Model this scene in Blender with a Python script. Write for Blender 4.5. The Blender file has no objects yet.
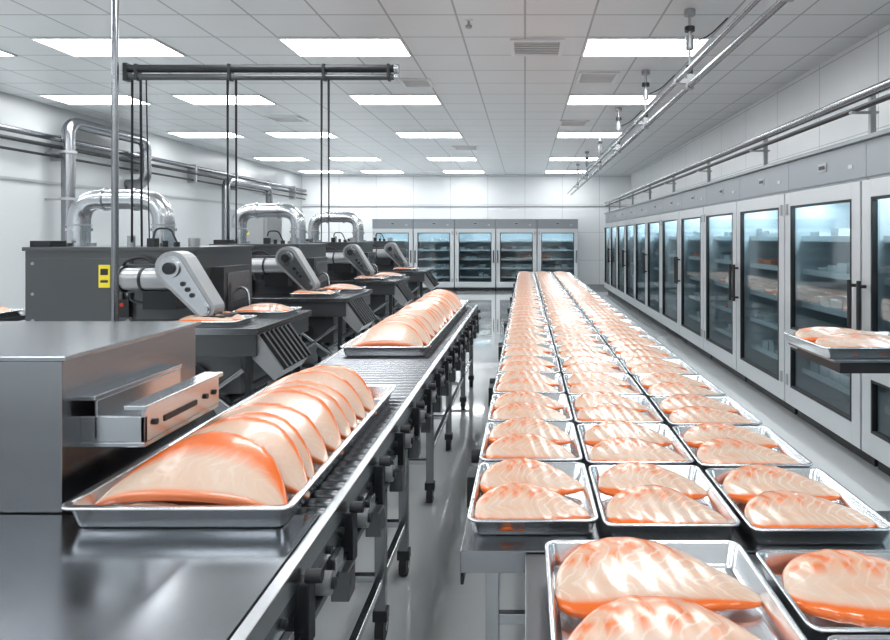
import bpy, math, random
from mathutils import Vector, Matrix, noise
random.seed(7)
sc = bpy.context.scene
try:
    sc.view_settings.view_transform = 'Standard'
except Exception: pass

# ------------------------------------------------------------ materials
def mat(name, col, rough=.5, metal=0., noise=None, bump=0., nscale=(8,8,8), spec=.5, coat=0.):
    m = bpy.data.materials.new(name); m.use_nodes = True
    nt = m.node_tree; b = nt.nodes['Principled BSDF']
    b.inputs['Base Color'].default_value = (*col, 1)
    b.inputs['Roughness'].default_value = rough
    b.inputs['Metallic'].default_value = metal
    b.inputs['Specular IOR Level'].default_value = spec
    b.inputs['Coat Weight'].default_value = coat
    tc = nt.nodes.new('ShaderNodeTexCoord'); mp = nt.nodes.new('ShaderNodeMapping')
    mp.inputs['Scale'].default_value = nscale
    nz = nt.nodes.new('ShaderNodeTexNoise'); nz.inputs['Scale'].default_value = 1; nz.inputs['Detail'].default_value = 3
    nt.links.new(tc.outputs['Object'], mp.inputs[0]); nt.links.new(mp.outputs[0], nz.inputs['Vector'])
    if noise:
        mx = nt.nodes.new('ShaderNodeMix'); mx.data_type = 'RGBA'
        mx.inputs[6].default_value = (*[c*(1-noise) for c in col], 1)
        mx.inputs[7].default_value = (*[min(1, c*(1+noise)) for c in col], 1)
        nt.links.new(nz.outputs['Fac'], mx.inputs[0]); nt.links.new(mx.outputs[2], b.inputs['Base Color'])
        mr = nt.nodes.new('ShaderNodeMapRange'); mr.inputs['To Min'].default_value = rough*.92; mr.inputs['To Max'].default_value = rough*1.08
        nt.links.new(nz.outputs['Fac'], mr.inputs[0]); nt.links.new(mr.outputs[0], b.inputs['Roughness'])
    if bump:
        bp = nt.nodes.new('ShaderNodeBump'); bp.inputs['Strength'].default_value = bump; bp.inputs['Distance'].default_value = .01
        nt.links.new(nz.outputs['Fac'], bp.inputs['Height']); nt.links.new(bp.outputs[0], b.inputs['Normal'])
    return m

def emis(name, col, s):
    m = bpy.data.materials.new(name); m.use_nodes = True
    nt = m.node_tree; nt.nodes.clear()
    e = nt.nodes.new('ShaderNodeEmission'); o = nt.nodes.new('ShaderNodeOutputMaterial')
    e.inputs[0].default_value = (*col, 1); e.inputs[1].default_value = s
    nt.links.new(e.outputs[0], o.inputs[0]); return m

def grid_mat(name, col, line, periods, width, rough, metal=0., noise=.04, coat=0.):
    m = mat(name, col, rough, metal, noise=noise, nscale=(1.3,1.3,1.3), coat=coat)
    nt = m.node_tree; b = nt.nodes['Principled BSDF']
    tc = nt.nodes.new('ShaderNodeTexCoord'); sp = nt.nodes.new('ShaderNodeSeparateXYZ')
    nt.links.new(tc.outputs['Object'], sp.inputs[0])
    acc = None
    for i, p in enumerate(periods):
        if not p: continue
        a = nt.nodes.new('ShaderNodeMath'); a.operation = 'PINGPONG'; a.inputs[1].default_value = p/2
        nt.links.new(sp.outputs[i], a.inputs[0])
        l = nt.nodes.new('ShaderNodeMath'); l.operation = 'LESS_THAN'; l.inputs[1].default_value = width
        nt.links.new(a.outputs[0], l.inputs[0])
        if acc is None: acc = l
        else:
            q = nt.nodes.new('ShaderNodeMath'); q.operation = 'MAXIMUM'
            nt.links.new(acc.outputs[0], q.inputs[0]); nt.links.new(l.outputs[0], q.inputs[1]); acc = q
    mx = nt.nodes.new('ShaderNodeMix'); mx.data_type = 'RGBA'
    src = b.inputs['Base Color'].links[0].from_socket
    nt.links.new(acc.outputs[0], mx.inputs[0]); nt.links.new(src, mx.inputs[6])
    mx.inputs[7].default_value = (*line, 1)
    nt.links.new(mx.outputs[2], b.inputs['Base Color'])
    return m

def glass_mat(name):
    m = bpy.data.materials.new(name); m.use_nodes = True
    nt = m.node_tree; nt.nodes.clear()
    o = nt.nodes.new('ShaderNodeOutputMaterial'); mx = nt.nodes.new('ShaderNodeMixShader')
    t = nt.nodes.new('ShaderNodeBsdfTransparent'); g = nt.nodes.new('ShaderNodeBsdfGlossy')
    t.inputs[0].default_value = (.80,.86,.88,1); g.inputs['Roughness'].default_value = .04
    fr = nt.nodes.new('ShaderNodeLayerWeight'); fr.inputs[0].default_value = .35
    mr = nt.nodes.new('ShaderNodeMapRange'); mr.inputs['To Min'].default_value = .06; mr.inputs['To Max'].default_value = .35
    nt.links.new(fr.outputs['Fresnel'], mr.inputs[0]); nt.links.new(mr.outputs[0], mx.inputs[0])
    nt.links.new(t.outputs[0], mx.inputs[1]); nt.links.new(g.outputs[0], mx.inputs[2]); nt.links.new(mx.outputs[0], o.inputs[0])
    return m

def fish_mat():
    """vertex colour flesh + faint irregular white fat lines driven by the fillet's own (u,v) parameters"""
    m = mat('salmon_flesh', (.9,.7,.6), .24, 0, bump=.08, nscale=(50,16,40), coat=.3)
    nt = m.node_tree; b = nt.nodes['Principled BSDF']; N=nt.nodes.new; Lk=nt.links.new
    at = N('ShaderNodeAttribute'); at.attribute_name = 'Col'
    pa = N('ShaderNodeAttribute'); pa.attribute_name = 'Par'
    sp = N('ShaderNodeSeparateColor'); Lk(pa.outputs['Color'], sp.inputs[0])
    def math_(op,a,bv,cv=None):
        n=N('ShaderNodeMath'); n.operation=op
        for i,x in enumerate((a,bv,cv)):
            if x is None: continue
            if isinstance(x,(int,float)): n.inputs[i].default_value=x
            else: Lk(x,n.inputs[i])
        return n.outputs[0]
    tc=N('ShaderNodeTexCoord'); nz=N('ShaderNodeTexNoise'); nz.inputs['Scale'].default_value=11; nz.inputs['Detail'].default_value=3
    Lk(tc.outputs['Object'],nz.inputs['Vector'])
    n2=N('ShaderNodeTexNoise'); n2.inputs['Scale'].default_value=7
    Lk(tc.outputs['Object'],n2.inputs['Vector'])
    v=math_('PINGPONG',math_('MULTIPLY',sp.outputs[1],1.25),.5)
    ph=math_('MULTIPLY_ADD',sp.outputs[0],13.,math_('MULTIPLY',v,3.6))
    ph=math_('ADD',ph,math_('MULTIPLY',nz.outputs['Fac'],3.0))
    s=math_('PINGPONG',ph,.5)
    mr=N('ShaderNodeMapRange'); mr.interpolation_type='SMOOTHSTEP'
    mr.inputs['From Min'].default_value=.30; mr.inputs['From Max'].default_value=.5; mr.inputs['To Max'].default_value=.75
    Lk(s,mr.inputs[0])
    m2=N('ShaderNodeMapRange'); m2.inputs['From Min'].default_value=.38; m2.inputs['From Max'].default_value=.62; m2.inputs['To Min'].default_value=.15; m2.inputs['To Max'].default_value=.85
    Lk(n2.outputs['Fac'],m2.inputs[0])
    fac=math_('MULTIPLY',math_('MULTIPLY',mr.outputs[0],m2.outputs[0]),sp.outputs[2])
    mx=N('ShaderNodeMix'); mx.data_type='RGBA'; mx.inputs[7].default_value=(.74,.67,.59,1)
    Lk(fac,mx.inputs[0]); Lk(at.outputs['Color'],mx.inputs[6]); Lk(mx.outputs[2],b.inputs['Base Color'])
    b.inputs['Subsurface Weight'].default_value = .05
    b.inputs['Subsurface Radius'].default_value = (.012,.005,.003)
    return m

STEEL = mat('brushed_steel_dark', (.27,.28,.295), .26, 1., noise=.04, nscale=(2,2,14))
TOP = mat('brushed_steel_top', (.32,.335,.355), .18, 1., noise=.04, nscale=(20,2,2))
MACH = mat('machine_grey_paint', (.10,.105,.11), .30, .6, noise=.08, nscale=(2,2,2))
LSTEEL = mat('light_steel', (.56,.58,.60), .24, 1., noise=.03, nscale=(2,2,2))
ALU = mat('aluminium_tray', (.74,.755,.77), .20, .97, noise=.03)
DARK = mat('dark_metal', (.035,.037,.04), .4, .6, noise=.1)
BLACK = mat('black_rubber', (.015,.015,.017), .55, 0, noise=.1)
FRZ = mat('freezer_body_metal', (.29,.315,.335), .33, .55, noise=.03, nscale=(1,1,3))
FRAME = mat('freezer_door_frame', (.60,.625,.64), .32, .3, noise=.03)
INNER = mat('freezer_interior', (.44,.52,.56), .5, 0, noise=.05)
SHELF = mat('freezer_shelf', (.66,.72,.75), .4, .2, noise=.05)
GLASS = glass_mat('freezer_glass')
PACK1 = mat('package_salmon', (.66,.21,.11), .4, 0, noise=.2)
PACK2 = mat('package_pale', (.50,.55,.57), .4, 0, noise=.2)
YEL = mat('yellow_label', (.80,.66,.03), .5, 0, noise=.03)
REDP = mat('red_button', (.55,.03,.02), .4, 0, noise=.03)
WHITE = mat('white_paint', (.78,.79,.79), .4, 0, noise=.03)
PGREY = mat('pale_grey_casting', (.38,.39,.40), .35, .5, noise=.05)
FISH = fish_mat()
LAMP = emis('light_panel_diffuser', (.96,.985,1.), 16.8)
STRIP = emis('freezer_fill_glow', (.85,.95,1.), 22.)  # added glow to brighten the freezer interiors

# ------------------------------------------------------------ mesh builder
class MB:
    def __init__(s): s.v=[]; s.f=[]; s.m=[]; s.sm=[]; s.c=[]; s.p=[]; s.mats=[]
    def mi(s, m):
        if m not in s.mats: s.mats.append(m)
        return s.mats.index(m)
    def add(s, vs, fs, m, smooth=False, cols=None, par=None):
        o=len(s.v); s.v += [tuple(v) for v in vs]
        s.c += cols if cols else [(1,1,1)]*len(vs)
        s.p += par if par else [(0,0,0)]*len(vs)
        k=s.mi(m)
        for f in fs:
            s.f.append([i+o for i in f]); s.m.append(k); s.sm.append(smooth)
    def box(s, x0,x1,y0,y1,z0,z1,m, M=None):
        vs=[Vector((x,y,z)) for z in (z0,z1) for y in (y0,y1) for x in (x0,x1)]
        if M: vs=[M@v for v in vs]
        s.add(vs,[(0,2,3,1),(4,5,7,6),(0,1,5,4),(2,6,7,3),(0,4,6,2),(1,3,7,5)],m)
    def prism(s, pts, axis, a, b, m, smooth=False):
        def mk(p,t):
            return {'x':(t,p[0],p[1]),'y':(p[0],t,p[1]),'z':(p[0],p[1],t)}[axis]
        n=len(pts); vs=[mk(p,a) for p in pts]+[mk(p,b) for p in pts]
        s.add(vs,[tuple(range(n)),tuple(range(2*n-1,n-1,-1))],m)
        s.add(vs,[(i,i+n,(i+1)%n+n,(i+1)%n) for i in range(n)],m,smooth)
    def cyl(s,p0,p1,r,m,n=14,r1=None):
        p0=Vector(p0);p1=Vector(p1); d=(p1-p0).normalized()
        u=d.orthogonal().normalized(); w=d.cross(u); r1=r if r1 is None else r1
        a=[p0+r*(math.cos(t)*u+math.sin(t)*w) for t in [2*math.pi*i/n for i in range(n)]]
        b=[p1+r1*(math.cos(t)*u+math.sin(t)*w) for t in [2*math.pi*i/n for i in range(n)]]
        s.add(a+b,[(i,(i+1)%n,(i+1)%n+n,i+n) for i in range(n)],m,True)
        s.add(a,[tuple(range(n-1,-1,-1))],m); s.add(b,[tuple(range(n))],m)
    def tube(s,path,r,m,n=12,bend=0.,seg=6):
        P=[Vector(p) for p in path]
        if bend>0:
            Q=[P[0]]
            for i in range(1,len(P)-1):
                a,b,c=P[i-1],P[i],P[i+1]
                d1=min(bend,(a-b).length*.49); d2=min(bend,(c-b).length*.49)
                s0=b+(a-b).normalized()*d1; s1=b+(c-b).normalized()*d2
                for k in range(seg+1):
                    t=k/seg; Q.append((1-t)**2*s0+2*t*(1-t)*b+t*t*s1)
            Q.append(P[-1]); P=Q
        rings=[]; u=None
        for i,p in enumerate(P):
            d=(P[min(i+1,len(P)-1)]-P[max(i-1,0)]).normalized()
            if u is None: u=d.orthogonal().normalized()
            u=(u-d*u.dot(d)).normalized(); w=d.cross(u)
            rings.append([p+r*(math.cos(2*math.pi*k/n)*u+math.sin(2*math.pi*k/n)*w) for k in range(n)])
        vs=[v for q in rings for v in q]; fs=[]
        for i in range(len(rings)-1):
            for k in range(n):
                fs.append((i*n+k,i*n+(k+1)%n,(i+1)*n+(k+1)%n,(i+1)*n+k))
        s.add(vs,fs,m,True)
        s.add(rings[0],[tuple(range(n-1,-1,-1))],m); s.add(rings[-1],[tuple(range(n))],m)
    def stadium(s,p0,p1,r0,r1,axis_y0,axis_y1,m):
        dx,dz=p1[0]-p0[0],p1[1]-p0[1]; a=math.atan2(dz,dx); pts=[]
        for k in range(11):
            t=a+math.pi/2+math.pi*k/10; pts.append((p0[0]+r0*math.cos(t),p0[1]+r0*math.sin(t)))
        for k in range(11):
            t=a-math.pi/2+math.pi*k/10; pts.append((p1[0]+r1*math.cos(t),p1[1]+r1*math.sin(t)))
        s.prism(pts,'y',axis_y0,axis_y1,m)
    def obj(s,name,loc=(0,0,0),bevel=0.,parent=None,rz=0.,link=True):
        me=bpy.data.meshes.new(name); me.from_pydata(s.v,[],s.f)
        for m in s.mats: me.materials.append(m)
        me.polygons.foreach_set('material_index',s.m); me.polygons.foreach_set('use_smooth',s.sm)
        if FISH in s.mats:
            for nm,src in (('Col',s.c),('Par',s.p)):
                at=me.color_attributes.new(nm,'FLOAT_COLOR','POINT')
                at.data.foreach_set('color',[x for c in src for x in (c[0],c[1],c[2],1.)])
        me.update()
        import bmesh
        bm=bmesh.new(); bm.from_mesh(me); bmesh.ops.recalc_face_normals(bm,faces=bm.faces); bm.to_mesh(me); bm.free()
        return inst(me,name,loc,bevel,parent,rz)
def inst(me,name,loc=(0,0,0),bevel=0.,parent=None,rz=0.,sx=1.):
    o=bpy.data.objects.new(name,me); sc.collection.objects.link(o)
    o.location=loc; o.rotation_euler=(0,0,rz); o.scale=(sx,1,1)
    if bevel:
        b=o.modifiers.new('bevel','BEVEL'); b.width=bevel; b.segments=2; b.limit_method='ANGLE'; b.angle_limit=math.radians(50)
    if parent: o.parent=parent
    return o

# ------------------------------------------------------------ fish & trays
CREAM=Vector((.64,.48,.375)); PINK=Vector((.70,.30,.15)); ORANGE=Vector((.76,.15,.02)); DEEP=Vector((.64,.11,.015))
def mixc(a,b,t): t=max(0,min(1,t)); return a*(1-t)+b*t
def sm(a,b,x):
    t=max(0,min(1,(x-a)/(b-a))); return t*t*(3-2*t)
def nz1(x,s): return noise.noise(Vector((x,s*3.17,1.3)))
def fillet(B,L,W,T,M,seed,marks=1.):
    """flat salmon fillet lying across the tray: long leaf outline, low, steep orange edges"""
    rnd=random.Random(seed); ph=rnd.uniform(0,6); nu,nv=72,32
    bow=rnd.uniform(.12,.28)*W; vs=[];cs=[];fs=[];ps=[]
    pk=rnd.uniform(.70,.90); tp=rnd.uniform(.12,.32)
    for i in range(nu+1):
        u=i/nu; e=max(1e-4,math.sin(math.pi*min(1,u**pk)))**.52
        e*= 1-tp*sm(.5,1,u)
        w=W*.5*e*(1+.08*nz1(u*4,seed)+.04*nz1(u*16,seed+5)); h=T*(max(1e-4,math.sin(math.pi*u**.75))**.35)*(1-.25*u)
        x=(u-.5)*L; yc=bow*(math.sin(math.pi*u**.85))-bow*.6
        for j in range(nv):
            a=2*math.pi*j/nv; c_,s_=math.cos(a),math.sin(a)
            yn=math.copysign(abs(c_)**.62,c_); y=yc+w*yn
            top=abs(s_)**.42
            z=(h*top*(1+.18*yn) if s_>0 else -.004*abs(s_))+.004
            z+=.0012*math.sin(u*44+4*yn+ph)*max(0,s_)
            vs.append(M@Vector((x,y,z)))
            col=mixc(CREAM,PINK,.12+.12*math.sin(u*7+yn*3+ph))
            f=(u*6.5+.55*abs(((yn+1)*1.6)%1-.5)*2+.5*nz1(u*5,seed+9)+ph)%1
            zz=abs(f-.5)*2
            band=sm(.0,.30,yn)*(1-sm(.82,.97,yn))*sm(.02,.10,u)*(1-sm(.45,.85,u))
            col=mixc(col,PINK,.45*band*marks)
            col=mixc(col,ORANGE,.85*band*sm(.55,.80,zz)*marks)
            col=mixc(col,PINK,.35*math.exp(-((yn+.25+.1*math.sin(u*5))/.06)**2)*sm(.1,.3,u))
            col=mixc(col,ORANGE,sm(.66,.80,-yn))
            col=mixc(col,ORANGE,sm(.82,.93,yn)*.9)
            if s_<0.05: col=DEEP
            cs.append(tuple(col)); ps.append((u+ph,yn*.5+.5,.9*(1-sm(.60,.80,abs(yn)))))
    for i in range(nu):
        for j in range(nv):
            fs.append((i*nv+j,i*nv+(j+1)%nv,(i+1)*nv+(j+1)%nv,(i+1)*nv+j))
    fs.append(tuple(range(nv))); fs.append(tuple(nu*nv+j for j in range(nv-1,-1,-1)))
    B.add(vs,fs,FISH,True,cs,ps)

def slice_(B,L,H,T,M,seed,front=False,arch=.22):
    """long arched slab of salmon laid back like a shingle; cream face, orange skin edge"""
    rnd=random.Random(seed); ph=rnd.uniform(0,6); nu,nv=80,44; vs=[];cs=[];fs=[];ps=[]
    for i in range(nu+1):
        u=-1+2*i/nu; us=u+.16*(1-u*u)
        st=H*max(.02,(1-abs(us)**2.2))**.75*(1+.05*nz1(u*2.2,seed)+.022*nz1(u*9,seed+2))
        tk=T*max(.05,(1-abs(u)**4.0))**.5
        for j in range(nv):
            a=2*math.pi*j/nv; ca,sa=math.cos(a),math.sin(a)
            cc=math.copysign(abs(ca)**.35,ca); ss=math.copysign(abs(sa)**.45,sa)
            s=st*(.5+.5*cc); n=tk*.5*ss+tk*.5
            n+=arch*H*(1-abs(u)**2.2)*(1-.25*(.5-.5*cc))
            x=u*L*.5; vs.append(M@Vector((x,s,n)))
            fr=.5+.5*cc
            col=mixc(CREAM,PINK,.05+.06*math.sin(u*6+ph+fr*5))
            if front:
                g=fr+.07*math.sin(-u*2.5)+.03*nz1(u*6,2)
                col=mixc(col,PINK,.6*sm(.56,.66,g)); col=mixc(col,ORANGE,sm(.64,.70,g))
            else:
                col=mixc(col,PINK,.40*sm(.62,.86,fr)); col=mixc(col,ORANGE,sm(.86,.92,fr))
            col=mixc(col,ORANGE,.8*(1-sm(.02,.09,fr)))
            if sa<.30 and fr>.93: col=ORANGE
            if sa<-.02: col=mixc(ORANGE,PINK,.10)
            cs.append(tuple(col)); ps.append((.5*u+ph,fr,.5*(1-sm(.6,.8,fr))*sm(.05,.2,fr)*(1 if sa>0 else 0)))
    for i in range(nu):
        for j in range(nv):
            fs.append((i*nv+j,i*nv+(j+1)%nv,(i+1)*nv+(j+1)%nv,(i+1)*nv+j))
    fs.append(tuple(range(nv))); fs.append(tuple(nu*nv+j for j in range(nv-1,-1,-1)))
    B.add(vs,fs,FISH,True,cs,ps)

def rr(w,d,r,z,n=5):
    pts=[]
    for cx,cy,a0 in ((w/2-r,d/2-r,0),(-w/2+r,d/2-r,90),(-w/2+r,-d/2+r,180),(w/2-r,-d/2+r,270)):
        for k in range(n+1):
            t=math.radians(a0+90*k/n); pts.append((cx+r*math.cos(t),cy+r*math.sin(t),z))
    return pts
def tray(B,w,d,h,lip=.010):
    rings=[rr(w,d,.032,h-.006),rr(w,d,.032,h-.001),rr(w-.004,d-.004,.030,h),rr(w-2*lip,d-2*lip,.026,h),
           rr(w-2*lip-.006,d-2*lip-.006,.024,h-.004),rr(w-2*lip-.028,d-2*lip-.028,.024,.010),rr(w-2*lip-.04,d-2*lip-.04,.02,.004)]
    out=[rr(w,d,.032,h-.006),rr(w-2*lip+.008,d-2*lip+.008,.028,h-.008),rr(w-2*lip-.020,d-2*lip-.020,.026,.006),rr(w-2*lip-.034,d-2*lip-.034,.022,0)]
    for R in (rings,out):
        n=len(R[0]); vs=[p for r in R for p in r]; fs=[]
        for i in range(len(R)-1):
            for k in range(n): fs.append((i*n+k,i*n+(k+1)%n,(i+1)*n+(k+1)%n,(i+1)*n+k))
        B.add(vs,fs,ALU,True)
        B.add(R[-1],[tuple(range(n))],ALU)

def small_tray_mesh(w,d,h,seed,nf=2,wf=1.10):
    B=MB(); tray(B,w,d,h); rnd=random.Random(seed)
    sp=(d-.05)/nf
    for k in range(nf-1,-1,-1):
        yc=-d/2+.025+sp*(k+.5)-.008+rnd.uniform(-.006,.006)
        M=Matrix.Translation((rnd.uniform(-.003,.003),yc,.030+.002*k))@Matrix.Rotation(rnd.uniform(-.07,.05)-.04,4,'Z')@Matrix.Rotation(.14,4,'X')@Matrix.Rotation(rnd.uniform(0,.05),4,'Y')
        fillet(B,w-.035,sp*wf*rnd.uniform(.95,1.06),.030*(w/.4)**.5,M,seed*10+k)
    return B
variants=[]
for i in range(8):
    o=small_tray_mesh(.405,.490,.058,i+1).obj('salmon_tray'); variants.append(o.data); bpy.data.objects.remove(o)

# main long table with three columns of trays
TZ=.73
B=MB()
B.box(-.19,1.13,1.815,15.35,.665,TZ,STEEL)
B.box(-.195,-.185,1.87,15.34,.60,.70,DARK); B.box(1.125,1.135,1.87,15.34,.60,.70,DARK)
for i in range(10):
    y=2.3+i*1.42
    for x in (-.12,1.06):
        B.box(x-.025,x+.025,y-.025,y+.025,.09,.665,LSTEEL)
        B.cyl((x-.02,y,.045),(x+.02,y,.045),.045,BLACK); B.box(x-.028,x+.028,y-.02,y+.02,.05,.10,DARK)
    B.box(-.12,1.06,y-.015,y+.015,.22,.26,LSTEEL)
    B.cyl((-.24,y+.5,.66),(-.19,y+.5,.66),.03,DARK); B.box(-.225,-.19,y+.1,y+.22,.60,.72,DARK)
B.box(-.135,-.105,2.3,15.1,.22,.25,LSTEEL); B.box(1.045,1.075,2.3,15.1,.22,.25,LSTEEL)
B.obj('long_packing_table',bevel=.003)
arr=bpy.data.objects.new('salmon_tray_rows',None); sc.collection.objects.link(arr)
cnt=0; last=None
for r in range(26):
    for c in range(3):
        y=(1.885,1.855,1.825)[c]+.245+r*.518
        x=(.0255,.4475,.885)[c]+random.uniform(-.003,.003)
        i=random.choice([q for q in range(8) if q!=last]); last=i; me=variants[i]
        sx=(1.,1.03,1.075)[c]
        if r<4: inst(me,'salmon_tray',(x,y,TZ+.001),rz=random.uniform(-.012,.012),sx=sx)
        else: inst(me,'tray_%d'%cnt,(x,y,TZ+.001),parent=arr,rz=random.uniform(-.01,.01),sx=sx); cnt+=1

# front table section with larger trays
B=MB()
B.box(.0,1.40,.72,1.80,.665,TZ,STEEL)
for y in (.80,1.72):
    for x in (.03,1.34): B.box(x-.03,x+.03,y-.03,y+.03,.0,.665,LSTEEL)
B.box(.0,.012,.80,1.72,.30,.665,LSTEEL); B.box(.03,1.34,1.70,1.74,.2,.25,LSTEEL)
B.obj('packing_table',bevel=.003)
small_tray_mesh(.545,.62,.065,21,2,1.02).obj('salmon_tray',(.055+.2725,1.44,TZ+.001))
small_tray_mesh(.54,.35,.06,22,1,.85).obj('salmon_tray',(.61+.285,1.53,TZ+.001))
small_tray_mesh(.54,.35,.06,23,1,.85).obj('salmon_tray',(.61+.30,1.165,TZ+.001))

# right-hand tray cart
B=MB()
B.box(1.50,2.14,2.95,3.42,1.00,1.055,DARK); B.box(1.46,2.14,2.93,3.44,1.055,1.07,STEEL)
for y in (2.98,3.40): B.box(2.08,2.13,y-.02,y+.02,.09,1.9,STEEL)
B.box(2.08,2.13,2.98,3.40,1.86,1.9,STEEL); B.box(1.6,2.13,2.96,3.42,.10,.14,STEEL)
for x in (1.64,2.09):
    for y in (3.0,3.38): B.cyl((x-.015,y,.05),(x+.015,y,.05),.05,BLACK)
B.obj('tray_cart',bevel=.003)
small_tray_mesh(.62,.5,.055,31).obj('salmon_tray',(1.73,3.19,1.071))

# ------------------------------------------------------------ left conveyor
CZ=.84
B=MB()
x0,x1=-1.30,-.60; yb=7.45
for xs in (x0,x1):
    s=1 if xs==x1 else -1; ya=.55 if s==1 else 1.86
    B.box(min(xs,xs+.035*s),max(xs,xs+.035*s),ya,yb,.775,.835,LSTEEL)
    B.box(min(xs,xs+.030*s),max(xs,xs+.030*s),ya,yb,.715,.772,STEEL)
    B.box(min(xs,xs+.022*s),max(xs,xs+.022*s),ya,yb,.655,.715,DARK)
    B.box(min(xs,xs+.045*s),max(xs,xs+.045*s),ya,yb,.635,.660,STEEL)
    y=ya+.1
    while y<yb-.1:
        B.cyl((xs+.03*s,y,.742),(xs+.04*s,y,.742),.012,DARK,8)
        y+=.115
    y=ya+.2
    while y<yb-.2:
        B.box(min(xs+.02*s,xs+.06*s),max(xs+.02*s,xs+.06*s),y,y+.05,.62,.78,DARK)
        B.cyl((xs+.02*s,y+.17,.69),(xs+.065*s,y+.17,.69),.032,PGREY,12)
        B.cyl((xs+.065*s,y+.17,.69),(xs+.075*s,y+.17,.69),.016,BLACK,10)
        B.cyl((xs+.045*s,y+.025,.79),(xs+.085*s,y+.025,.79),.018,BLACK,10)
        B.box(min(xs+.02*s,xs+.05*s),max(xs+.02*s,xs+.05*s),y+.26,y+.33,.665,.71,LSTEEL)
        B.box(min(xs+.02*s,xs+.075*s),max(xs+.02*s,xs+.075*s),y-.10,y-.03,.56,.65,MACH)
        y+=.40
y=1.86
while y<yb-.02:
    B.cyl((x0,y,CZ-.024),(x1,y,CZ-.024),.022,STEEL,10); y+=.065
B.box(x0,x1,1.83,yb,.70,.76,DARK)
for y in (1.3,2.54,3.02,3.85,4.8,5.9,6.8):
    for x in ((x0-.01,x1+.01) if y>2 else (x1+.022,)):
        B.box(x-.022,x+.022,y-.022,y+.022,.12,.70,STEEL)
        B.box(x-.03,x+.03,y-.025,y+.025,.085,.13,DARK)
        B.cyl((x-.018,y+.01,.052),(x+.018,y+.01,.052),.052,BLACK,16)
        B.cyl((x-.022,y+.01,.052),(x+.022,y+.01,.052),.02,LSTEEL,10)
    if y>2: B.box(x0,x1,y-.015,y+.015,.24,.27,LSTEEL); B.box(x0,x1,y-.018,y+.018,.60,.64,DARK)
B.box(x1-.005,x1+.025,1.3,3.02,.24,.27,LSTEEL); B.box(x0-.025,x0+.005,2.54,3.02,.24,.27,LSTEEL)
for x in (x0-.01,x1+.01): B.box(x-.014,x+.014,3.85,6.8,.30,.33,LSTEEL)
B.obj('roller_conveyor',bevel=.003)

def slab_tray(name,w,d,h,loc,n,L,H,T,front=True,yaw=-.20,al=27,arch=.22):
    B=MB(); tray(B,w,d,h,.020); al=math.radians(al)
    R=Matrix(((1,0,0,0),(0,math.cos(al),-math.sin(al),0),(0,math.sin(al),math.cos(al),0),(0,0,0,1)))
    sp=(d-.12-H*1.0)/(n-1)
    for k in range(n):
        M=Matrix.Translation((.010*math.sin(k*1.7),-d/2+.075+k*sp,.020))@Matrix.Rotation(yaw+.03*math.sin(k*2.9),4,'Z')@R
        slice_(B,L*(1+.02*math.sin(k*2.3)),H*(1+.06*math.sin(k*1.9)),T,M,k*7+3,front and k==0,arch)
    if front:
        fillet(B,.24,.075,.022,Matrix.Translation((-.08,-d/2+.062,.022)),99,0)
    return B.obj(name,loc)
slab_tray('salmon_tray',.645,1.42,.07,(-.96,2.40,CZ+.001),9,.59,.28,.040,al=18,yaw=-.10,arch=.16)
slab_tray('salmon_tray',.60,3.1,.07,(-.955,5.72,CZ+.001),15,.54,.34,.045,False,-.08,17,.13)

# steel table bottom-left
B=MB()
B.box(-3.1,-.602,.50,1.81,.80,CZ-.001,TOP)
B.box(-3.05,-.66,.55,1.75,.66,.80,STEEL)
for x in (-3.0,-2.2,-1.4):
    for y in (.6,1.7): B.box(x-.025,x+.025,y-.025,y+.025,0,.66,STEEL)
B.box(-3.0,-1.4,.58,.62,.2,.24,STEEL); B.box(-3.0,-1.4,1.68,1.72,.2,.24,STEEL)
B.obj('steel_work_table',bevel=.002)

# cabinet box on the left + chute
B=MB()
B.box(-3.1,-1.36,1.82,2.56,.06,1.285,STEEL); B.box(-3.12,-1.345,1.815,2.58,1.285,1.30,TOP)
B.box(-3.05,-1.40,1.86,2.52,0,.06,DARK)
cx0,cx1,cy0,cy1=-1.37,-1.165,1.90,2.36
B.box(cx0,cx1,cy0,cy1,1.005,1.02,LSTEEL)
B.box(cx1-.014,cx1,cy0,cy1,1.02,1.12,LSTEEL)
B.box(cx0,cx1,cy0,cy0+.014,1.02,1.10,LSTEEL)
B.box(cx1-.06,cx1+.012,cy0-.01,cy1+.01,1.12,1.135,LSTEEL)
B.box(cx0,cx0+.06,cy0-.01,cy1+.01,1.15,1.165,LSTEEL)
B.box(cx0+.05,cx0+.06,cy0,cy1,1.03,1.15,LSTEEL)
B.box(cx1-.001,cx1+.004,cy0+.10,cy0+.30,1.055,1.075,DARK)
for yy in (cy0+.05,cy0+.36,cy0+.42): B.cyl((cx1,yy,1.07),(cx1+.008,yy,1.07),.01,DARK,8)
B.obj('steel_feeder_cabinet',bevel=.004)

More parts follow.
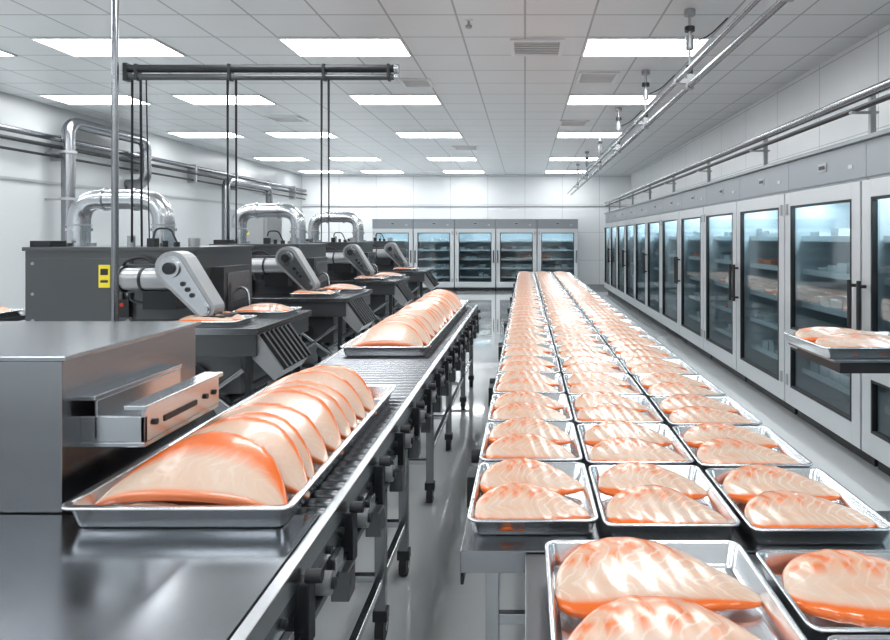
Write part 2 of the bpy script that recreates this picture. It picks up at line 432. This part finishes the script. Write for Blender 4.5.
# ------------------------------------------------------------ processing stations
def station(y0,bw=1.35,label=True,duct=True):
    B=MB(); X0=-2.6
    def bx(a,b,c,d,e,f,m): B.box(X0+a,X0+b,y0+c,y0+d,e,f,m)
    def cy(p,q,r,m,n=14,r1=None): B.cyl((X0+p[0],y0+p[1],p[2]),(X0+q[0],y0+q[1],q[2]),r,m,n,r1)
    def tb(pts,r,m,bend=.06): B.tube([(X0+p[0],y0+p[1],p[2]) for p in pts],r,m,10,bend)
    bx(-bw,0,0,1.0,.10,1.54,MACH); bx(-bw-.015,.015,-.015,1.015,1.54,1.57,MACH)
    bx(-bw+.06,-.06,.05,.95,0,.10,DARK)
    bx(-bw+.04,-.50,-.012,0,.95,1.48,MACH)
    bx(-bw+.04,-.50,-.012,0,.25,.90,MACH)
    for a in (-bw+.07,-.53):
        for z in (.99,1.2,1.44): cy((a,-.02,z),(a,-.01,z),.012,PGREY,8)
    if label:
        bx(-.76,-.67,-.016,-.011,1.25,1.43,YEL); bx(-.745,-.685,-.018,-.015,1.35,1.40,BLACK); bx(-.745,-.685,-.018,-.015,1.29,1.31,BLACK)
    bx(-.60,-.50,-.05,-.012,1.02,1.16,DARK); cy((-.55,-.06,1.12),(-.55,-.05,1.12),.016,REDP)
    tb([(-.56,-.03,1.16),(-.56,-.03,1.46),(-.40,-.03,1.50),(-.30,-.05,1.44)],.010,BLACK)
    tb([(-.52,-.03,1.16),(-.50,-.03,1.24),(-.42,-.16,1.16),(-.28,-.16,1.14)],.009,BLACK)
    tb([(.0,.35,1.30),(.10,.35,1.28),(.12,.30,1.10),(.12,.28,1.0)],.016,BLACK)
    tb([(.0,.55,1.22),(.16,.55,1.20),(.2,.5,1.08),(.2,.5,1.0)],.012,STEEL)
    bx(0,.10,.25,.75,1.05,1.40,MACH); bx(.10,.108,.30,.70,1.10,1.35,STEEL)
    bx(-bw+.02,-bw+.18,.02,.2,1.57,1.62,DARK); cy((-bw/2+.1,.10,1.57),(-bw/2+.1,.10,1.66),.03,PGREY); cy((-.12,.2,1.57),(-.12,.2,1.64),.045,PGREY)
    cy((-.30,.1,1.57),(-.30,.1,1.62),.02,DARK); cy((-.22,.12,1.57),(-.22,.12,1.61),.025,DARK)
    bx(-.42,-.36,.05,.12,1.57,1.64,DARK)
    tb([(-.39,.09,1.64),(-.39,.12,1.72),(-.28,.14,1.72),(-.22,.12,1.61)],.008,BLACK,.04)
    pa=-bw+.14; pb=pa+.72
    if duct:
        B.tube([(X0+pa,y0+.4,1.57),(X0+pa,y0+.4,1.97),(X0+pb,y0+.4,1.97),(X0+pb,y0+.4,1.57)],.085,LSTEEL,18,.20,8)
        for p in (pa,pb):
            cy((p,.4,1.57),(p,.4,1.60),.125,LSTEEL,18); cy((p,.4,1.70),(p,.4,1.725),.10,LSTEEL,18)
            cy((p,.4,1.745),(p,.4,1.76),.094,PGREY,18)
        cy((pa+.22,.4,1.97),(pa+.24,.4,1.97),.098,LSTEEL,18); cy((pb-.24,.4,1.97),(pb-.22,.4,1.97),.098,LSTEEL,18)
    bx(-.46,.02,-.14,0,1.22,1.44,MACH); cy((-.44,-.18,1.33),(-.02,-.18,1.33),.085,PGREY,18)
    cy((-.46,-.18,1.33),(-.44,-.18,1.33),.10,DARK,18)
    cy((-.30,-.18,1.33),(-.28,-.18,1.33),.092,DARK,18)
    bx(-.30,-.04,-.20,-.02,1.10,1.24,DARK)
    B.stadium((X0+.0,1.42),(X0+.24,1.12),.125,.075,y0-.34,y0-.18,PGREY)
    B.stadium((X0+.0,1.42),(X0+.24,1.12),.095,.05,y0-.352,y0-.34,LSTEEL)
    cy((0,-.37,1.42),(0,-.16,1.42),.07,LSTEEL,20); cy((0,-.385,1.42),(0,-.37,1.42),.045,DARK,16)
    cy((.24,-.37,1.12),(.24,-.16,1.12),.04,LSTEEL,16)
    for t in (.38,.52,.66): 
        px,pz=.24*t,1.42-.30*t; cy((px,-.362,pz),(px,-.352,pz),.018,DARK,10)
    B.stadium((X0+.24,1.12),(X0+.28,1.06),.05,.035,y0-.32,y0-.20,DARK)
    bx(.16,.40,-.36,-.14,1.05,1.07,DARK)
    bx(-.12,.02,-.18,0,1.36,1.50,MACH)
    bx(-.45,.70,-.50,0,.955,1.0,STEEL); bx(.02,.70,0,.62,.955,1.0,STEEL)
    bx(-.43,.68,-.48,-.02,.80,.955,MACH)
    bx(.04,.68,-.02,.60,.82,.955,MACH)
    for a in (-.40,.08,.62):
        for c in (-.45,.52 if a>0 else -.05): bx(a-.022,a+.022,c-.022,c+.022,0,.80,DARK)
    bx(-.40,.62,-.46,-.43,.25,.29,DARK); bx(.60,.64,-.45,.52,.25,.29,DARK); bx(.60,.64,-.45,.52,.55,.59,DARK)
    bx(.12,.52,-.36,.10,.50,.78,MACH); cy((.20,-.40,.62),(.20,.2,.62),.10,DARK,18); cy((.42,-.42,.42),(.42,.2,.42),.07,STEEL,16)
    cy((-.2,-.40,.60),(-.2,-.1,.60),.12,DARK,18); bx(-.35,.0,-.42,-.1,.3,.48,DARK)
    cy((.1,-.45,.35),(.58,-.45,.70),.02,STEEL,10); cy((.1,-.45,.70),(.58,-.45,.35),.02,STEEL,10)
    B.prism([(X0+.68,.95),(X0+.86,.70),(X0+.80,.62),(X0+.62,.80)],'y',y0-.45,y0+.10,PGREY)
    for k in range(7):
        yy=y0-.43+k*.08
        B.prism([(X0+.71,.96),(X0+.89,.71),(X0+.86,.69),(X0+.68,.94)],'y',yy,yy+.03,DARK)
    return B.obj('fish_processing_machine',bevel=.005)
tm=small_tray_mesh(.46,.38,.045,41,2,1.15).obj('salmon_tray',(-2.30,4.62,1.001))
for i,(y0,bw) in enumerate(((4.9,1.35),(7.1,1.0),(9.6,.95),(12.3,.95))):
    station(y0,bw,i in(0,2),i<3)
    if i: inst(tm.data,'salmon_tray',(-2.30,y0-.28,1.001))
    if i<3: inst(tm.data,'salmon_tray',(-2.16,y0+.30,1.001))

# tray stand far left
B=MB(); B.box(-5.4,-4.15,4.75,5.4,.96,1.0,STEEL)
for x in (-5.35,-4.2):
    for y in (4.8,5.35): B.box(x-.02,x+.02,y-.02,y+.02,0,.96,DARK)
B.box(-5.35,-4.2,4.79,4.81,.3,.33,DARK); B.box(-5.38,-4.17,4.77,4.79,.82,.96,MACH)
B.obj('tray_stand',bevel=.003)
inst(tm.data,'salmon_tray',(-4.40,5.02,1.001)); inst(tm.data,'salmon_tray',(-4.90,5.02,1.001))

# control cabinets behind
B=MB(); B.box(-3.95,-3.45,8.3,8.8,.08,2.02,PGREY); B.box(-3.9,-3.5,8.35,8.75,0,.08,DARK); B.box(-3.91,-3.49,8.285,8.30,.2,1.95,PGREY)
B.box(-3.56,-3.53,8.26,8.285,1.0,1.15,BLACK); B.cyl((-3.7,8.285,1.7),(-3.7,8.275,1.7),.02,YEL)
B.obj('control_cabinet',bevel=.005)

# ------------------------------------------------------------ pole, beam and hoses
B=MB(); B.cyl((-2.87,4.34,0),(-2.87,4.34,3.65),.023,STEEL,14); B.cyl((-2.87,4.34,3.63),(-2.87,4.34,3.65),.06,PGREY); B.cyl((-2.87,4.34,0),(-2.87,4.34,.02),.07,PGREY)
B.obj('support_pole')
B=MB()
B.cyl((-2.84,4.42,2.85),(-.93,4.42,2.85),.028,DARK,12); B.cyl((-2.84,4.42,2.79),(-.93,4.42,2.79),.022,MACH,12)
B.box(-2.85,-2.82,4.39,4.45,2.76,2.885,DARK)
for x in (-.97,-1.43,-2.1,-2.76): B.box(x-.010,x+.010,4.39,4.45,2.765,2.878,DARK)
B.cyl((-.93,4.42,2.85),(-.90,4.42,2.85),.036,LSTEEL); B.cyl((-.93,4.42,2.79),(-.90,4.42,2.79),.030,LSTEEL)
def hose(a,b,sag=.0,r=.0085):
    a=Vector(a);b=Vector(b);P=[]
    for k in range(13):
        t=k/12; p=a.lerp(b,t); p.z-=sag*4*t*(1-t); P.append(p)
    B.tube(P,r,BLACK,8)
hose((-2.80,4.42,2.77),(-3.17,5.0,1.575)); hose((-2.74,4.42,2.77),(-3.09,5.0,1.575)); hose((-2.70,4.42,2.77),(-3.04,5.02,1.575),.05,.005)
hose((-2.12,4.42,2.77),(-3.50,7.3,1.575)); hose((-2.06,4.42,2.77),(-3.40,7.3,1.575))
hose((-1.45,4.42,2.77),(-3.22,9.8,1.575)); hose((-1.40,4.42,2.77),(-3.10,9.8,1.575))
B.obj('overhead_hose_rail')

# overhead rails (ceiling track)
CE=3.65; RX=1.45
B=MB()
B.cyl((RX,-2.5,2.98),(RX,19.5,2.98),.026,STEEL,12); B.cyl((RX-.11,-2.5,3.02),(RX-.11,19.5,3.02),.018,STEEL,12)
for y in (-1.5,1.3,3.4,5.46,7.45,9.6,12,14.5,17):
    B.cyl((RX,y,2.99),(RX,y,CE),.012,PGREY,8); B.cyl((RX,y,CE-.05),(RX,y,CE),.05,PGREY,12); B.box(RX-.03,RX+.03,y-.03,y+.03,2.95,3.08,PGREY)
    B.cyl((RX,y,3.30),(RX,y,3.42),.035,PGREY,12); B.cyl((RX,y,3.08),(RX,y,3.16),.03,DARK,10)
    B.cyl((RX,y,3.46),(RX,y,3.50),.045,DARK,12)
    B.box(RX-.14,RX+.02,y-.02,y+.02,3.0,3.04,PGREY)
    B.tube([(RX+.02,y,3.36),(RX+.2,y+.1,3.45),(RX+.4,y+.2,CE)],.007,DARK,6,.1)
B.obj('ceiling_conveyor_rail')
B=MB()
B.cyl((2.40,-2.5,2.66),(2.40,18.5,2.66),.035,STEEL,12); B.cyl((2.40,-2.5,2.575),(2.40,18.5,2.575),.020,DARK,12); B.cyl((2.52,-2.5,2.72),(2.52,18.5,2.72),.028,LSTEEL,12)
for k in range(11):
    y=-1.5+k*2; B.box(2.36,2.56,y-.02,y+.02,2.545,2.56,PGREY); B.box(2.50,2.54,y-.015,y+.015,2.372,2.72,PGREY)
B.obj('freezer_top_pipe')

# ------------------------------------------------------------ freezers
def freezer(W,H,split,hside,seed):
    B=MB(); rnd=random.Random(seed); w=W/2; D=.85; k=H/2.37
    dz0,dz1=.13*k,2.05*k
    B.box(-w,-w+.03,.0,D,.10*k,H,FRZ); B.box(w-.03,w,.0,D,.10*k,H,FRZ); B.box(-w+.03,w-.03,D-.03,D,.10*k,H,INNER)
    B.box(-w+.03,w-.03,.0,D-.03,.10*k,.16*k,FRZ); B.box(-w+.03,w-.03,.0,D-.03,2.02*k,H,FRZ)
    B.box(-w+.02,w-.02,.06,D-.05,0,.10*k,DARK)
    B.box(-w,w,-.012,.0,2.08*k,H-.01,FRZ); B.box(-w,w,-.05,.0,H-.03,H,FRZ)
    B.box(-.07,.07,-.018,-.012,2.18*k,2.25*k,PGREY); B.box(-.05,.05,-.021,-.018,2.20*k,2.23*k,DARK)
    B.box(w-.24,w-.18,-.018,-.012,2.16*k,2.19*k,PACK2)
    B.box(-w+.03,-w+.04,.02,D-.03,.16*k,2.02*k,INNER); B.box(w-.04,w-.03,.02,D-.03,.16*k,2.02*k,INNER)
    for si,z in enumerate((.42,.72,1.02,1.32,1.62)):
        z*=k; B.box(-w+.05,w-.05,.10,D-.06,z,z+.018,SHELF); B.box(-w+.05,w-.05,.085,.10,z-.01,z+.04,SHELF)
        x=-w+.1
        while x<w-.22:
            ww=rnd.uniform(.12,.2)
            if rnd.random()<.7:
                red=rnd.random()<(.6 if si==2 else .15)
                B.box(x,x+ww,.14,.14+rnd.uniform(.2,.45),z+.018,z+.018+(rnd.uniform(.04,.07) if red else rnd.uniform(.04,.12)),PACK1 if red else PACK2)
            x+=ww+.03
    B.box(-w+.06,w-.06,.10,.30,2.005*k,2.015*k,STRIP)  # added fill strip for the interior, hidden behind the top door frame
    g=.010; fw=.115
    def pane(z0,z1):
        B.box(-w+g+fw,w-g-fw,-.032,-.024,z0,z1,GLASS)
        a,b=-w+g+fw,w-g-fw
        B.box(a,a+.02,-.052,-.012,z0,z1,DARK); B.box(b-.02,b,-.052,-.012,z0,z1,DARK)
        B.box(a+.02,b-.02,-.052,-.012,z0,z0+.02,DARK); B.box(a+.02,b-.02,-.052,-.012,z1-.02,z1,DARK)
    B.box(-w+g,-w+g+fw,-.05,-.004,dz0,dz1,FRAME); B.box(w-g-fw,w-g,-.05,-.004,dz0,dz1,FRAME)
    a,b=-w+g+fw,w-g-fw
    B.box(a,b,-.05,-.004,dz1-.12,dz1,FRAME); B.box(a,b,-.05,-.004,dz0,dz0+.16,FRAME)
    if split:
        B.box(a,b,-.05,-.004,.66*k,.82*k,FRAME); pane(dz0+.16,.66*k); pane(.82*k,dz1-.12)
    else: pane(dz0+.16,dz1-.12)
    hx=hside*(w-g-.05)
    B.cyl((hx,-.10,.93*k),(hx,-.10,1.34*k),.016,BLACK,10)
    for z in (.97,1.30): B.cyl((hx,-.10,z*k),(hx,-.05,z*k),.012,BLACK,8)
    for z in (.3,1.85): B.box(-hx-.02,-hx+.02,-.06,-.05,z*k,z*k+.1,PGREY)
    return B
Ms={}
for key,sp_,hs in (('a',False,1),('b',False,-1),('c',True,1),('d',True,-1)):
    o=freezer(1.30,2.37,sp_,hs,ord(key)).obj('display_freezer'); Ms[key]=o.data; bpy.data.objects.remove(o)
e0=4.43
for k in range(-4,11):
    yc=e0+1.305*(k+.5); near=(k<=0)
    key=('c' if k%2==0 else 'd') if near else ('a' if k%2==0 else 'b')
    inst(Ms[key],'display_freezer',(2.45,yc,0),.003,rz=-math.pi/2)
o=freezer(1.25,2.2,False,1,5).obj('x'); m1=o.data; bpy.data.objects.remove(o)
o=freezer(1.25,2.2,False,-1,6).obj('x'); m2=o.data; bpy.data.objects.remove(o)
for k in range(5):
    inst(m1 if k%2==0 else m2,'display_freezer',(-4.05+1.262*k,19.0,0),.003)

# ------------------------------------------------------------ room shell
X0r,X1r,Y0r,Y1r=-7.2,3.42,-3.2,20.0
FLOOR=mat('epoxy_floor',(.66,.685,.69),.09,0,noise=.07,nscale=(1.2,1.2,1.2),coat=1.)
CEIL=grid_mat('ceiling_tile',(.74,.76,.77),(.38,.395,.405),(.62,.62,0),.010,.35,.1)
WALL=grid_mat('white_wall_panel',(.80,.82,.83),(.52,.54,.55),(1.2,1.2,.9),.007,.3)
def slab(name,a,b,c,d,e,f,m):
    B=MB(); B.box(a,b,c,d,e,f,m); return B.obj(name)
slab('floor',X0r-.1,X1r+.1,Y0r-.1,Y1r+.1,-.1,0,FLOOR)
slab('ceiling',X0r-.1,X1r+.1,Y0r-.1,Y1r+.1,CE,CE+.1,CEIL)
slab('wall_left',X0r-.1,X0r,Y0r,Y1r,0,CE,WALL)
slab('wall_right',X1r,X1r+.1,Y0r,Y1r,0,CE,WALL)
slab('wall_back',X0r,X1r,Y1r,Y1r+.1,0,CE,WALL)
slab('wall_front',X0r,X1r,Y0r-.1,Y0r,0,CE,WALL)
slab('baseboard_left',X0r,X0r+.02,Y0r,Y1r,0,.12,PGREY)
slab('baseboard_back',X0r+.02,X1r,Y1r-.02,Y1r,0,.12,PGREY)
slab('trim_1',X0r,X0r+.03,Y0r,Y1r,2.45,2.49,PGREY)
slab('trim_2',X0r+.03,X1r,Y1r-.03,Y1r,2.62,2.66,PGREY)
for y in (-1.86,.62,3.72,6.2,8.68,11.78,15.5,18.6):  # first three rows are out of view, added for lighting
    for x in (-6.82,-4.96,-2.48,.62):
        B=MB(); B.box(x+.02,x+1.22,y+.02,y+.60,CE-.012,CE-.006,LAMP)
        for (a,b,c,d) in ((0,1.24,0,.02),(0,1.24,.60,.62),(0,.02,.02,.60),(1.22,1.24,.02,.60)): B.box(x+a,x+b,y+c,y+d,CE-.018,CE-.001,WHITE)
        B.box(x+.02,x+1.22,y+.02,y+.60,CE-.006,CE-.001,WHITE)
        B.obj('ceiling_light_panel')
def vent(x,y,w=.55,d=.5):
    B=MB()
    for (a,b,c,e) in ((0,w,0,.04),(0,w,d-.04,d),(0,.04,.04,d-.04),(w-.04,w,.04,d-.04)): B.box(x+a,x+b,y+c,y+e,CE-.02,CE-.001,WHITE)
    B.box(x+.04,x+w-.04,y+.04,y+d-.04,CE-.006,CE-.001,DARK)
    k=.07
    while k<d-.05: B.box(x+.04,x+w-.04,y+k,y+k+.022,CE-.014,CE-.006,WHITE); k+=.06
    B.obj('ceiling_vent')
vent(-.15,6.25,.55,.55); vent(.65,7.5,.5,.5); vent(-1.6,7.8,.4,.4); vent(.6,10.6,.5,.5); vent(-4.3,10.2); vent(-1.6,13.6)
B=MB(); B.cyl((-.52,5.72,CE-.05),(-.52,5.72,CE),.012,PGREY); B.cyl((-.52,5.72,CE-.07),(-.52,5.72,CE-.05),.03,PGREY); B.cyl((-.52,5.72,CE-.008),(-.52,5.72,CE),.04,WHITE)
B.obj('fire_sprinkler')
B=MB()
for x,z,r in ((-7.05,3.13,.045),(-7.02,3.00,.03),(-7.06,2.86,.02)):
    B.cyl((x,Y0r+.01,z),(x,19.9,z),r,STEEL if r>.03 else DARK,10)
for k in range(12): B.box(-7.19,-7.0,-2+k*1.9,-1.96+k*1.9,2.8,3.2,PGREY)
B.obj('wall_pipe')
B=MB()
B.tube([(-6.85,9.3,.0),(-6.85,9.3,3.38),(-6.85,11.2,3.38),(-6.85,11.2,2.6),(-7.19,11.2,2.6)],.09,STEEL,16,.22)
B.tube([(-6.85,14.2,.0),(-6.85,14.2,2.95),(-6.85,16.6,2.95),(-6.85,16.6,.0)],.09,STEEL,16,.22)
for z in (1.2,2.2,2.9): B.cyl((-6.85,9.3,z),(-6.85,9.3,z+.04),.115,PGREY,16); B.box(-7.19,-6.85,9.28,9.32,z,z+.03,PGREY)
B.obj('ventilation_duct')

# ------------------------------------------------------------ world + camera
w=bpy.data.worlds.new('world'); sc.world=w; w.use_nodes=True
w.node_tree.nodes['Background'].inputs[0].default_value=(.8,.85,.9,1); w.node_tree.nodes['Background'].inputs[1].default_value=.3
cd=bpy.data.cameras.new('camera'); co=bpy.data.objects.new('camera',cd); sc.collection.objects.link(co)
co.location=(0,0,1.65); co.rotation_euler=(math.radians(90),0,0)
cd.sensor_width=36; cd.lens=36*620/890; cd.shift_x=-80/890; cd.shift_y=-83/890; cd.clip_start=.05
sc.camera=co
